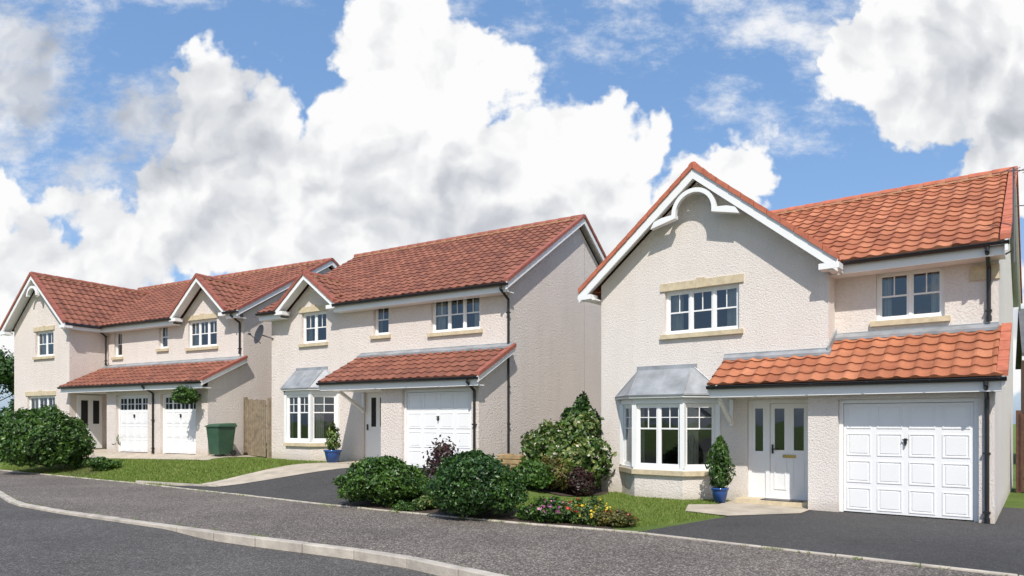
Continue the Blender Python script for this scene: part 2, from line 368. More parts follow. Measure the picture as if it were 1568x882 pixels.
        for i in range(3): Ld.quad(Lo[i],Lo[i+1],T[i+1],T[i])
        Ld.quad(*T)
        for i in (1,2): Ld.tube(Lo[i]+UP*.01,T[i]+UP*.01,.022,6)
        Ld.tube(Lo[0]+UP*.01,T[0]+UP*.01,.018,6); Ld.tube(Lo[3]+UP*.01,T[3]+UP*.01,.018,6)
        m=.5; Ld.tube(Lo[1].lerp(Lo[2],m)+UP*.01,T[1].lerp(T[2],m)+UP*.01,.014,6)
        Ld.box(tx0-.05,tx1+.05,Y-.03,Y+.02,rt-.01,rt+.09)
        for i in range(3):
            s['white_trim'].beam(Lo[i]-UP*.06,Lo[i+1]-UP*.06,(0,.04,0),UP*.058)
            s['lead_flashing'].tube(Lo[i],Lo[i+1],.03,6)
        R=s['rooms']; a,b=A[0]-.3,D[0]+.3; y0=Y+.02; y1=Y+2.4
        R.quad((a,y1,.0),(b,y1,.0),(b,y1,2.3),(a,y1,2.3)); R.quad((a,y0,0),(a,y1,0),(a,y1,2.3),(a,y0,2.3)); R.quad((b,y0,0),(b,y0,2.3),(b,y1,2.3),(b,y1,0)); R.quad((A[0]+.1,Y+.1,2.1),(D[0]-.1,Y+.1,2.1),(b,y1,2.1),(a,y1,2.1))
        R.quad(*[(q[0],q[1],.57) for q in (A,B,C,D)]); R.quad((A[0],Y,.57),(D[0],Y,.57),(D[0],y1,.57),(A[0],y1,.57))
        if curt:
            Cc=s['curtains']
            for (q0,q1) in ((P[0].lerp(P[1],.1),P[0].lerp(P[1],.95)),(P[1].lerp(P[2],.0),P[1].lerp(P[2],.15)),(P[1].lerp(P[2],.9),P[1].lerp(P[2],1.0)),(P[2].lerp(P[3],.05),P[2].lerp(P[3],.35)),(P[2].lerp(P[3],.75),P[2].lerp(P[3],.95))):
                q0=q0+Vector((0,.16,0)); q1=q1+Vector((0,.16,0)); k=16; dd=(q1-q0); nn=Vector((-dd.y,dd.x,0)).normalized()
                vs=[]
                for i in range(k+1):
                    q=q0.lerp(q1,i/k)+nn*.02*math.sin(i*1.9); vs+=[q+UP*(z0+.05),q+UP*(z1-.02)]
                Cc.add(vs,[(2*i,2*i+2,2*i+3,2*i+1) for i in range(k)])
    def main_front(s,x0,x1,ye_,ze,rise,run,gx=None,start=.5,n=6):
        # front slope, left open where a small gable rises through the eaves
        sl=math.hypot(run,rise)
        if gx is None: s.tiles('main_roof_front',(x0,ye_,ze),(1,0,0),(0,run,rise),x1-x0,sl,n=n); return
        ga,gb_=gx
        s.tiles('main_roof_front',(x0,ye_,ze),(1,0,0),(0,run,rise),ga-x0,sl,n=n)
        s.tiles('main_roof_front',(gb_,ye_,ze),(1,0,0),(0,run,rise),x1-gb_,sl,n=n)
        k=int(start/.31)+1; t=k*.31; u=Vector((0,run,rise)).normalized()
        s.tiles('main_roof_front',(ga,ye_+u.y*t,ze+u.z*t),(1,0,0),(0,run,rise),gb_-ga,sl-t,n=n)
# ================================================================== HOUSE R
def house_R():
    H=House('rendered_house',(2.11,16.2,0),math.atan2(-.613,.79),WALL,TILE_R,VERGE); w=H['walls']; W=H['white_trim']
    XR=7.64; XV=7.79
    bayhole=(.6,2.75,.6,2.1); up=(1.62,3.28,3.56,4.52); door=(3.45,4.72,.10,2.08)
    H.frontwall(0,5.0,0,-.6,4.55,[bayhole,up,door])
    xa=2.42; w.quad((0,0,4.55),(5.0,0,4.55),(5.0,0,4.72),(xa,0,6.85),(0,0,4.84))
    w.quad((0,0,-.6),(0,7.6,-.6),(0,7.6,4.8),(0,0,4.8)); w.quad((5.0,0,0),(5.0,.55,0),(5.0,.55,4.75),(5.0,0,4.75))
    H.win(*up,0,3,1,bl=.5)
    H.bay((.55,0),(1.16,-.55),(2.28,-.55),(2.83,0),topx=(1.0,2.32))
    H.frontwall(5.0,XR,.55,2.2,4.62,[(5.72,6.84,3.56,4.49)])
    H.win(5.72,6.84,3.56,4.49,.55,2,1,lint=False,bl=.5)
    w.quad((XR,.55,-.6),(XR,7.5,-.6),(XR,7.5,4.6),(XR,4.0,6.75),(XR,.55,4.75)); w.quad((0,7.5,-.6),(XR,7.5,-.6),(XR,7.5,4.6),(0,7.5,4.6))
    H.frontwall(4.81,XR,-.7,-.6,2.22,[(5.32,7.43,0,2.04)],rev=.14)
    w.quad((4.81,-.7,-.6),(4.81,0,-.6),(4.81,0,2.2),(4.81,-.7,2.2)); w.quad((XR,-.7,-.6),(XR,.55,-.6),(XR,.55,3.2),(XR,-.7,2.45))
    H.garage_door(5.32,7.43,-.58,.01,2.04)
    a0=(-.3,.05,4.70); Lm=XV-.03+.3; sl=math.hypot(3.95,2.25)
    H.tiles('main_roof_front',a0,(1,0,0),(0,3.95,2.25),Lm,sl)
    H.tiles('main_roof_back',(XV-.03,7.95,4.70),(-1,0,0),(0,-3.95,2.25),Lm,sl)
    H.ridge((-.3,4.0,7.0),(XV+.02,4.0,7.0))
    za=7.0; ze=4.68; hl=2.8; sw=math.hypot(hl,za-ze)
    H.tiles('wing_roof_right',(xa+hl,-.32,ze),(0,1,0),(-hl,0,za-ze),4.3,sw)
    H.tiles('wing_roof_left',(xa-hl,-.32,ze),(0,1,0),(hl,0,za-ze),4.3,sw)
    H.ridge((xa,-.36,za+.03),(xa,4.0,za+.03))
    H.gable_front(xa,hl+.02,ze+.02,za+.03,-.36,.24)
    cx,cz,r0,r1=xa,6.08,.40,.49; k=20
    for i in range(k):
        t0=math.pi*i/k; t1=math.pi*(i+1)/k
        q=[(cx+math.cos(t)*r,cz+math.sin(t)*r) for t,r in ((t0,r0),(t0,r1),(t1,r1),(t1,r0))]
        W.add([(x,-.34,z) for x,z in q]+[(x,-.24,z) for x,z in q],[(0,1,2,3),(4,7,6,5),(0,4,5,1),(1,5,6,2),(2,6,7,3),(3,7,4,0)])
    for sg in (-1,1):
        q=[(cx+sg*.40,6.00),(cx+sg*.98,5.86),(cx+sg*.90,6.00),(cx+sg*.72,6.06),(cx+sg*.49,6.08),(cx+sg*.40,6.08)]
        n=len(q); W.add([(x,-.345,z) for x,z in q]+[(x,-.20,z) for x,z in q],[tuple(range(n)),tuple(range(n,2*n))[::-1]]+[(i,n+i,n+(i+1)%n,(i+1)%n) for i in range(n)])
    W.box(5.22,XV-.05,.10,.14,4.46,4.66); W.box(5.0,XV-.05,.14,.55,4.462,4.50); H.gutter(5.26,XV+.02,.03,4.66)
    H['stone_dressings'].box(7.22,XR+.01,.52,.7,4.14,4.40)
    H.gable_side(XV,.0,4.74,4.0,7.03,.2); H.gable_side(XV,8.0,4.74,4.0,7.03,.2)
    W.box(-.30,-.26,-.3,7.6,4.48,4.66); W.box(-.26,0,-.3,7.6,4.48,4.51); W.box(5.06,5.24,-.3,.1,4.47,4.50)
    H.tiles('porch_garage_roof',(3.0,-1.03,2.37),(1,0,0),(0,1.58,.93),XV-3.03,math.hypot(1.58,.93)-.02)
    W.box(3.02,XV-.05,-.96,-.92,2.12,2.33); W.box(3.02,XV-.05,-.92,-.70,2.122,2.15); W.box(3.02,4.81,-.70,-.001,2.122,2.15)
    H.gutter(3.0,XV+.02,-1.03,2.33)
    H.gable_side(XV,-1.0,2.40,.56,3.32,.17)
    W.beam((3.0,-1.0,2.18),(3.0,0,2.77),(.04,0,0),(0,0,.2)); w.quad((3.06,-.9,2.15),(3.06,0,2.15),(3.06,0,2.9))
    Ld=H['lead_flashing']; Ld.box(2.98,5.02,-.03,-.001,2.95,3.06); Ld.box(5.03,XR,.52,.549,3.28,3.38)
    Ld.beam((3.0,-.16,2.905),(5.06,-.16,2.905),(0,.16,.09),(0,0,.055)); Ld.beam((5.03,.38,3.225),(XR,.38,3.225),(0,.16,.09),(0,0,.055))
    Ld.beam((5.003,-.1,2.95),(5.003,.55,3.33),(.03,0,0),(0,0,.14))
    W.box(3.10,3.17,-.07,-.001,1.55,2.10); W.beam((3.10,-.09,1.60),(3.10,-.72,2.05),(.07,0,0),(0,0,.09)); 
    D=H['front_door']; x0,x1,z0,z1=door; y=.06
    D.box(x0+.002,x0+.07,y,y+.09,z0,z1-.002); D.box(x1-.07,x1-.002,y,y+.09,z0,z1-.002); D.box(x0+.07,x1-.07,y,y+.09,z1-.07,z1-.002); D.box(3.80,3.88,y,y+.09,z0,z1-.07)
    D.box(x0+.07,3.80,y+.03,y+.07,z0,.95); 
    D.box(3.885,x1-.075,y+.025,y+.07,z0,.98); H['dark_gaps'].box(3.88,x1-.07,y+.05,y+.08,z0,z1-.07)
    def pane(a,b,c,d):
        H['dark_gaps'].box(a,b,y+.05,y+.07,c,d); H['window_glass'].quad((a,y+.04,c),(b,y+.04,c),(b,y+.04,d),(a,y+.04,d))
    def holed(a,b,c,d,panes):
        xs=[a]+[v for p in panes for v in p]+[b]
        for i in range(0,len(xs),2): D.box(xs[i],xs[i+1],y+.025,y+.07,c,d)
        for p in panes:
            D.box(p[0],p[1],y+.025,y+.07,c,c+.09); D.box(p[0],p[1],y+.025,y+.07,d-.1,d); pane(p[0],p[1],c+.09,d-.1)
    holed(x0+.07,3.80,.95,z1-.07,[(3.58,3.74)]); holed(3.885,x1-.075,.98,z1-.075,[(3.97,4.16),(4.34,4.53)])
    for a,b in ((3.96,4.20),(4.30,4.54)):
        for (c,d,e,f) in ((a,b,.28,.31),(a,b,.85,.88),(a,a+.03,.31,.85),(b-.03,b,.31,.85)): D.box(c,d,y+.012,y+.027,e,f)
    H['letter_plate'].box(4.13,4.38,y+.005,y+.024,.92,.98)
    H['ironmongery'].box(3.92,3.95,y-.01,y+.024,1.0,1.18); H['ironmongery'].box(3.92,4.03,y-.03,y-.012,1.08,1.10)
    H['ironmongery'].box(4.73,4.79,-.06,-.001,1.62,1.84); H['ironmongery'].box(3.85,4.6,-.42,-.12,.102,.115)
    H['stone_dressings'].box(3.35,4.81,-.45,-.002,-.1,.10)
    H['rooms'].quad((3.2,.2,0),(5,.2,0),(5,.2,2.2),(3.2,.2,2.2))
    H.downpipe(7.54,-.74,.02,2.30,-1.03); H.downpipe(7.50,.50,3.42,4.62,.03)
    A=H['aerial']; xx=XV+.07; A.tube((xx,.3,4.35),(xx,.3,5.95),.018); A.tube((xx-.02,.3,4.55),(xx-.15,.5,4.52),.014); A.tube((xx-.02,.3,4.85),(xx-.12,.5,4.85),.014)
    A.tube((xx-.12,.1,5.86),(xx+.75,.75,5.90),.009)
    for i in range(9):
        t=i/8; cx_=xx-.1+.82*t; cy_=.12+.6*t; A.tube((cx_-.09,cy_+.12,5.865+.035*t),(cx_+.09,cy_-.12,5.865+.035*t),.005,5)
    A.tube((xx,.3,5.3),(xx+.4,.55,5.3),.009); A.tube((xx+.4,.55,5.15),(xx+.4,.55,5.45),.007)
    H.done()
# ================================================================== HOUSE M
def house_M():
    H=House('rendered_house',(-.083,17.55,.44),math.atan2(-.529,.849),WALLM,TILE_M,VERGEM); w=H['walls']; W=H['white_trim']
    X0=-9.15
    ups=[(-2.53,-.89,3.63,4.58),(-4.66,-4.08,3.70,4.62),(-7.72,-6.62,3.64,4.62)]
    H.frontwall(X0,0,0,-.6,4.66,ups+[(-8.35,-6.15,.55,2.1),(-5.05,-4.05,.05,2.05)])
    w.quad((-8.40,0,4.66),(-5.90,0,4.66),(-7.15,0,5.62))
    for (u,n) in zip(ups,(3,1,2)): H.win(*u,0,n,1,lint=(n==2),bl=.5)
    H.bay((-8.4,0),(-7.8,-.55),(-6.72,-.55),(-6.12,0),z0=.55,topx=(-7.9,-6.6))
    w.quad((0,0,-.6),(0,8,-.6),(0,8,4.65),(0,4.0,7.15),(0,0,4.65)); w.quad((X0,0,-.6),(X0,0,4.65),(X0,4,7.15),(X0,8,4.65),(X0,8,-.6)); w.quad((X0,8,-.6),(0,8,-.6),(0,8,4.6),(X0,8,4.6))
    H['lead_flashing'].box(.0005,.004,4.4,4.412,.3,6.7)
    sl=math.hypot(4.4,2.69); xa=-7.15; hl=1.28
    H.main_front(X0-.2,.15,-.4,4.70,2.69,4.4,(xa-hl+.08,xa+hl-.08),.5)
    H.tiles('main_roof_back',(.15,8.4,4.70),(-1,0,0),(0,-4.4,2.69),9.5,sl,n=6)
    H.ridge((X0-.2,4.0,7.43),(.2,4.0,7.43))
    for yy in (-.4,8.4): H.gable_side(.2,yy,4.74,4.0,7.45,.2)
    W.box(-5.95,.18,-.34,-.30,4.46,4.67); W.box(X0-.2,-8.35,-.34,-.30,4.46,4.67); W.box(X0-.2,-8.3,-.30,0,4.462,4.49); W.box(-6.0,.15,-.30,0,4.462,4.49); H.gutter(-5.9,.22,-.42,4.66); H.gutter(X0-.22,-8.42,-.42,4.66)
    ze=4.74; za=5.72; sw=math.hypot(hl,za-ze)
    H.tiles('gablet_roof_right',(xa+hl,-.40,ze),(0,1,0),(-hl,0,za-ze),1.85,sw,n=6); H.tiles('gablet_roof_left',(xa-hl,-.40,ze),(0,1,0),(hl,0,za-ze),1.85,sw,n=6)
    H.ridge((xa,-.42,za+.03),(xa,1.35,za+.03)); H.gable_front(xa,hl+.02,ze+.02,za+.03,-.43,.17)
    H.tiles('porch_garage_roof',(-5.15,-1.68,2.28),(1,0,0),(0,1.68,.86),5.32,math.hypot(1.68,.86)-.02,n=6)
    W.box(-5.12,.16,-1.62,-1.58,2.05,2.25); W.box(-5.12,.16,-1.58,-1.35,2.052,2.08); W.box(-5.12,-3.13,-1.35,-.001,2.052,2.08)
    H.gutter(-5.15,.2,-1.69,2.25); H.gable_side(.2,-1.66,2.32,0,3.16,.16); W.beam((-5.15,-1.65,2.1),(-5.15,0,2.95),(.04,0,0),(0,0,.2))
    w.quad((-5.1,-1.5,2.08),(-5.1,0,2.08),(-5.1,0,2.9))
    Ld=H['lead_flashing']; Ld.box(-5.15,.1,-.03,-.001,3.10,3.22); Ld.beam((-5.15,-.2,3.06),(.15,-.2,3.06),(0,.2,.1),(0,0,.055))
    H.frontwall(-3.13,0,-1.35,-.6,2.15,[(-2.41,-.21,0,2.02)],rev=.14)
    w.quad((0,-1.35,-.6),(0,0,-.6),(0,0,3.0),(0,-1.35,2.33)); w.quad((-3.13,-1.35,-.6),(-3.13,0,-.6),(-3.13,0,2.1),(-3.13,-1.35,2.1))
    H.garage_door(-2.41,-.21,-1.23,.01,2.02)
    W.beam((-5.08,-.05,1.5),(-5.08,-.95,2.0),(.07,0,0),(0,0,.09)); W.box(-5.08,-5.01,-.06,-.001,1.45,2.04)
    D=H['front_door']; D.box(-5.048,-4.052,.06,.1,.052,2.048); D.box(-4.98,-4.12,.045,.059,.1,.95); H['dark_gaps'].box(-4.80,-4.62,.05,.058,1.05,1.9); H['dark_gaps'].box(-4.46,-4.3,.05,.058,1.05,1.9)
    H['ironmongery'].box(-4.95,-4.92,.01,.05,.95,1.12)
    H['stone_dressings'].box(-5.1,-3.6,-.4,-.002,-.1,.05)
    H.downpipe(-.1,-1.39,.02,2.22,-1.69); H.downpipe(.02,-.05,.02,4.60,-.42)
    S=H['sat_dish']; c=Vector((X0-.22,-.25,4.02)); nrm=Vector((-.25,-.93,.25)).normalized(); a=nrm.orthogonal().normalized(); b=nrm.cross(a)
    k=20; r1=[c+nrm*.02+(a*math.cos(t)+b*math.sin(t))*.17 for t in [2*math.pi*i/k for i in range(k)]]; r2=[c+nrm*.07+(a*math.cos(t)+b*math.sin(t))*.33 for t in [2*math.pi*i/k for i in range(k)]]
    S.add([c]+r1+r2,[(0,1+i,1+(i+1)%k) for i in range(k)]+[(1+i,1+k+i,1+k+(i+1)%k,1+(i+1)%k) for i in range(k)]); S.tube(c-UP*.28,c+nrm*.38-UP*.1,.014); S.tube(c+nrm*.34-UP*.1,c+nrm*.42-UP*.1,.035); S.tube(c,(X0+.1,-.0,3.9),.02)
    H.done()
# ================================================================== HOUSE L
def house_L():
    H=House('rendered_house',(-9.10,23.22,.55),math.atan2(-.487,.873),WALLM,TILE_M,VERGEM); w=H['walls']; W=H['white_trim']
    wins=[(-2.91,-1.35,3.72,4.70),(-4.6,-4.08,3.78,4.66),(-7.40,-6.88,3.6,4.6)]
    H.frontwall(-7.9,0,0,-.6,4.76,wins)
    w.quad((-3.28,0,4.76),(-.46,0,4.76),(-1.87,0,6.0))
    H.win(*wins[0],0,3,1,bl=.5); H.win(*wins[1],0,1,1,lint=False); H.win(*wins[2],0,1,1,lint=False)
    ww=[(-10.3,-9.0,3.62,4.62),(-10.9,-8.9,.6,2.1)]
    H.frontwall(-11.9,-7.9,-1.4,-.6,4.7,ww); w.quad((-11.9,-1.4,4.7),(-7.9,-1.4,4.7),(-7.9,-1.4,4.85),(-9.9,-1.4,6.6),(-11.9,-1.4,4.85))
    H.win(*ww[0],-1.4,2,1,bl=.5); H.win(*ww[1],-1.4,3,1,bl=.6)
    w.quad((-7.9,-1.4,-.6),(-7.9,0,-.6),(-7.9,0,4.8),(-7.9,-1.4,4.8)); w.quad((-11.9,-1.4,-.6),(-11.9,8,-.6),(-11.9,8,4.8),(-11.9,-1.4,4.8))
    w.quad((0,0,-.6),(0,8,-.6),(0,8,4.75),(0,4,7.1),(0,0,4.75)); w.quad((-11.9,8,-.6),(0,8,-.6),(0,8,4.7),(-11.9,8,4.7)); w.quad((-11.9,0,4.7),(-11.9,8,4.7),(-11.9,4,7.1))
    sl=math.hypot(4.4,2.53); gxa=-1.87; ghl=1.45
    H.main_front(-12.1,.15,-.4,4.80,2.53,4.4,(gxa-ghl+.08,gxa+ghl-.08),.5); H.tiles('main_roof_back',(.15,8.4,4.80),(-1,0,0),(0,-4.4,2.53),12.25,sl,n=6)
    H.ridge((-12.1,4,7.37),(.2,4,7.37))
    for yy in (-.4,8.4): H.gable_side(.2,yy,4.84,4.0,7.40,.2)
    W.box(-7.7,-3.3,-.34,-.30,4.56,4.77); W.box(-.45,.18,-.34,-.30,4.56,4.77); W.box(-7.9,-3.25,-.30,0,4.562,4.59); W.box(-.5,.15,-.30,0,4.562,4.59); H.gutter(-7.7,-3.25,-.42,4.76); H.gutter(-.5,.22,-.42,4.76)
    xa=gxa; hl=ghl; ze=4.84; za=6.12; sw=math.hypot(hl,za-ze)
    H.tiles('gablet_roof_right',(xa+hl,-.40,ze),(0,1,0),(-hl,0,za-ze),2.5,sw,n=6); H.tiles('gablet_roof_left',(xa-hl,-.40,ze),(0,1,0),(hl,0,za-ze),2.5,sw,n=6)
    H.ridge((xa,-.42,za+.03),(xa,2.0,za+.03)); H.gable_front(xa,hl+.02,ze+.02,za+.03,-.43,.18)
    xa=-9.9; hl=2.28; ze=4.76; za=6.78; sw=math.hypot(hl,za-ze)
    H.tiles('wing_roof_right',(xa+hl,-1.72,ze),(0,1,0),(-hl,0,za-ze),4.9,sw,n=6); H.tiles('wing_roof_left',(xa-hl,-1.72,ze),(0,1,0),(hl,0,za-ze),4.9,sw,n=6)
    H.ridge((xa,-1.74,za+.03),(xa,3.2,za+.03)); H.gable_front(xa,hl+.02,ze+.02,za+.03,-1.76,.2)
    W.box(-7.68,-7.64,-1.7,-.3,4.55,4.74); W.box(-7.9,-7.68,-1.7,-.3,4.552,4.58)
    H['gutters_downpipes'].tube((-7.60,-1.72,4.72),(-7.60,-.4,4.72),.055)
    cx,cz,r0,r1=xa,5.95,.30,.39
    for i in range(12):
        t0=math.pi*i/12; t1=math.pi*(i+1)/12
        q=[(cx+math.cos(t)*r,cz+math.sin(t)*r) for t,r in ((t0,r0),(t0,r1),(t1,r1),(t1,r0))]
        W.add([(x,-1.74,z) for x,z in q]+[(x,-1.64,z) for x,z in q],[(0,1,2,3),(4,7,6,5),(0,4,5,1),(1,5,6,2),(2,6,7,3),(3,7,4,0)])
    H.tiles('porch_garage_roof',(-7.88,-1.78,2.38),(1,0,0),(0,1.78,.86),8.05,math.hypot(1.78,.86)-.02,n=6)
    W.box(-7.88,.16,-1.72,-1.68,2.15,2.35); W.box(-7.88,.16,-1.68,-1.37,2.152,2.18); W.box(-7.88,-5.5,-1.37,-.001,2.152,2.18); H.gutter(-7.9,.2,-1.79,2.35); H.gable_side(.2,-1.76,2.42,0,3.28,.16)
    Ld=H['lead_flashing']; Ld.box(-7.85,.1,-.03,-.001,3.20,3.31); Ld.beam((-7.88,-.2,3.15),(.15,-.2,3.15),(0,.2,.1),(0,0,.055))
    H.frontwall(-5.55,0,-1.37,-.6,2.25,[(-5.0,-3.15,0,2.02),(-2.45,-.6,0,2.02)],rev=.14)
    w.quad((0,-1.37,-.6),(0,0,-.6),(0,0,3.1),(0,-1.37,2.42)); w.quad((-5.55,-1.37,-.6),(-5.55,0,-.6),(-5.55,0,2.2),(-5.55,-1.37,2.2))
    H.garage_door(-5.0,-3.15,-1.25,.01,2.02,4,4,True); H.garage_door(-2.45,-.6,-1.25,.01,2.02,4,4,True)
    D=H['front_door']; D.box(-7.898,-7.86,-1.15,-.2,.05,2.1); H['dark_gaps'].box(-7.858,-7.85,-1.0,-.75,1.0,1.9); H['dark_gaps'].box(-7.858,-7.85,-.55,-.32,1.0,1.9)
    H.downpipe(-2.8,-1.41,.02,2.33,-1.79); H.downpipe(-.12,-.05,3.4,4.72,-.42); H.downpipe(-7.75,-.12,3.3,4.7,-.4)
    H.done()
house_R(); house_M(); house_L()
# ------------------------------------------------------------------ terrain
KX=[-60,-40,-22,-15,-11.5,-10,-8.18,-6.34,-4.81,-4.09,-3.19,-2.26,-1.40,-.78,-.24,.8,2.5,6,20,60]
KY=[56,41.5,26,19.2,15.5,13.86,12.55,11.4,10.44,10.01,9.47,8.98,8.45,7.90,7.37,6.5,5.1,2.3,-9,-41]
EX=[-60,-45,-24,-17.3,-10,-4.87,-3.66,-1.42,.17,1.74,3.79,5.24,9,25,60]
EY=[56.5,44.5,28.6,23.1,18.2,14.44,13.5,12.03,11.0,10.20,8.53,7.37,4.4,-8.5,-36]
yk=lambda x: float(np.interp(x,KX,KY)); ye=lambda x: float(np.interp(x,EX,EY))
def ss(a,b,x):
    t=min(1,max(0,(x-a)/(b-a))); return t*t*(3-2*t)
def g(x,y):
    t=y-ye(x); return (.44+.11*ss(-7.5,-10,x))*ss(1.6,-1.0,x)*ss(.1,4.3,t)
roadz=lambda x: -.035-.075*ss(-5.6,-4.3,x)
def gz(x,y):
    t=y-ye(x)
    return g(x,y) if t>=0 else -.25*ss(0,-.35,t)
xs=sorted(set(list(np.arange(-26,13.01,.25))+[-400,-250,-150,-90,-60,-45,-35,-30,15,18,22,28,35,45,60,90,150,250,400]))
ys=sorted(set(list(np.arange(2,34.01,.25))+[-400,-250,-150,-90,-60,-40,-25,-15,-8,-3,0,36,39,43,50,60,75,100,150,250,400]))
mb=MB(); mb.v=[(x,y,gz(x,y)) for y in ys for x in xs]; nx=len(xs)
mb.f=[(j*nx+i,j*nx+i+1,(j+1)*nx+i+1,(j+1)*nx+i) for j in range(len(ys)-1) for i in range(nx-1)]
mk('ground',mb,GRASS,smooth=True)
def strip(name,f0,f1,zf,mat,xr,rows):
    mb=MB(); n=len(xr)
    for j in range(rows+1):
        for x in xr:
            y=f0(x)+(f1(x)-f0(x))*j/rows; mb.v.append((x,y,zf(x,y)))
    mb.f=[(j*n+i,j*n+i+1,(j+1)*n+i+1,(j+1)*n+i) for j in range(rows) for i in range(n-1)]
    return mk(name,mb,mat)
xr=sorted(set(list(np.arange(-26,14,.25))+KX+EX))
strip('road',lambda x:yk(x)-9.5,lambda x:yk(x)-.05,lambda x,y:roadz(x),ROADM,xr,4)
strip('footway',lambda x:yk(x)+.02,lambda x:ye(x)-.02,lambda x,y:0.0,FOOTM,xr,4)
strip('footway',lambda x:yk(x)-12.5,lambda x:yk(x)-9.5,lambda x,y:roadz(x)+.1,FOOTM,xr,2)
def stones(name,X,Y,z0f,z1f,wid,ln,gap,mat,x0,x1,inset):
    pts=[Vector((x,y,0)) for x,y in zip(X,Y)]; mb=MB()
    d=0; out=[]
    for a,b in zip(pts[:-1],pts[1:]):
        sl=(b-a).length; 
        while d<sl: out.append(a.lerp(b,d/sl)); d+=ln
        d-=sl
    for a,b in zip(out[:-1],out[1:]):
        if a.x<x0 or b.x>x1: continue
        t=(b-a).normalized(); nrm=Vector((-t.y,t.x,0)); a2=a+t*gap/2+nrm*inset; b2=b-t*gap/2+nrm*inset
        jz=random.uniform(-.004,.004); z0=z0f(a.x); z1=z1f(a.x)+jz
        mb.beam(a2+UP*z0,b2+UP*z0,nrm*wid,UP*(z1-z0))
    return mk(name,mb,mat,bevel=.012)
stones('kerb',KX,KY,lambda x:-.3,lambda x:.014,.14,.915,.016,CONC,-26,14,-.09)
stones('garden_edging',EX,EY,lambda x:-.2,lambda x:.022,.06,.9,.006,CONC,-26,14,-.03)
def clip(poly,x0,x1,y0,y1):
    for ax,val,sg in ((0,x0,1),(0,x1,-1),(1,y0,1),(1,y1,-1)):
        out=[]
        for i in range(len(poly)):
            a,b=poly[i],poly[(i+1)%len(poly)]
            ia=(a[ax]-val)*sg>=0; ib=(b[ax]-val)*sg>=0
            if ia: out.append(a)
            if ia!=ib:
                t=(val-a[ax])/(b[ax]-a[ax]); out.append((a[0]+(b[0]-a[0])*t,a[1]+(b[1]-a[1])*t))
        poly=out
        if len(poly)<3: return []
    return poly
def drape(name,poly,off,mat,cell=.25):
    mb=MB(); X=[p[0] for p in poly]; Y=[p[1] for p in poly]
    i0=math.floor(min(X)/cell); i1=math.ceil(max(X)/cell); j0=math.floor(min(Y)/cell); j1=math.ceil(max(Y)/cell)
    for i in range(i0,i1):
        for j in range(j0,j1):
            c=clip(poly,i*cell,(i+1)*cell,j*cell,(j+1)*cell)
            if len(c)>=3: mb.quad(*[(x,y,g(x,y)+off) for x,y in c])
    return mk(name,mb,mat)
def edgepts(x0,x1,o=.03):
    n=12; return [(x0+(x1-x0)*i/n, ye(x0+(x1-x0)*i/n)+o) for i in range(n+1)]
def loc(O,ang,s,d): c,n=math.cos(ang),math.sin(ang); return (O[0]+c*s-n*d,O[1]+n*s+c*d)
aR=math.atan2(-.613,.79); aM=math.atan2(-.529,.849); aL=math.atan2(-.487,.873)
R=lambda s,d: loc((2.11,16.2),aR,s,d); M=lambda s,d: loc((-.083,17.55),aM,s,d); LL=lambda s,d: loc((-9.10,23.22),aL,s,d)
DR_R=edgepts(1.85,13.5)+[(13.5,7.0),R(8.6,2.0),R(7.65,2),R(7.65,-.6),R(4.8,-.6),R(4.8,-1.3),(3.75,11.85)]
drape('driveway',DR_R,.010,DRIVEM)
DR_M=edgepts(-9.25,-3.45)+[M(.02,-1.3),M(-3.1,-1.3),(-4.2,18.25),(-7.2,17.0)]
drape('driveway',DR_M,.010,DRIVEM)
drape('paved_path',[R(2.75,-1.35),R(3.1,-2.3),R(3.95,-2.45),R(4.85,-1.35),R(4.85,-.02),R(3.2,-.02),R(3.2,-.95)],.020,SLAB)
drape('paved_path',[M(-5.4,-.1),M(-3.15,-.1),M(-3.15,-1.5),(-4.0,17.85),(-7.3,16.85),(-8.1,17.35)],.020,SLAB)
drape('paved_path',[LL(-7.8,-.1),LL(0.9,-.1),LL(.9,-2.1),LL(-7.8,-2.1)],.012,SLAB)
drape('soil_bed',edgepts(-3.35,1.6)+[(1.2,11.6),(.2,12.1),(-1.0,12.9),(-2.2,14.2),(-3.1,13.9)],.014,SOIL)
drape('soil_bed',[M(.3,-1.8),M(.3,1.0),(2.3,18.0),(2.2,15.4),(1.0,14.6),(-.2,15.2)],.014,SOIL)
drape('soil_bed',[(-17.2,23.3),(-12.8,20.25),(-12.4,21.6),(-16.4,24.0)],.014,SOIL)
mb=MB(); mb.beam((-7.3,16.9,g(-7.3,16.9)-.05),(-10.0,18.22,.0-.02),(.03,.07,0),(0,0,.09)); mk('lawn_edging',mb,CONC)
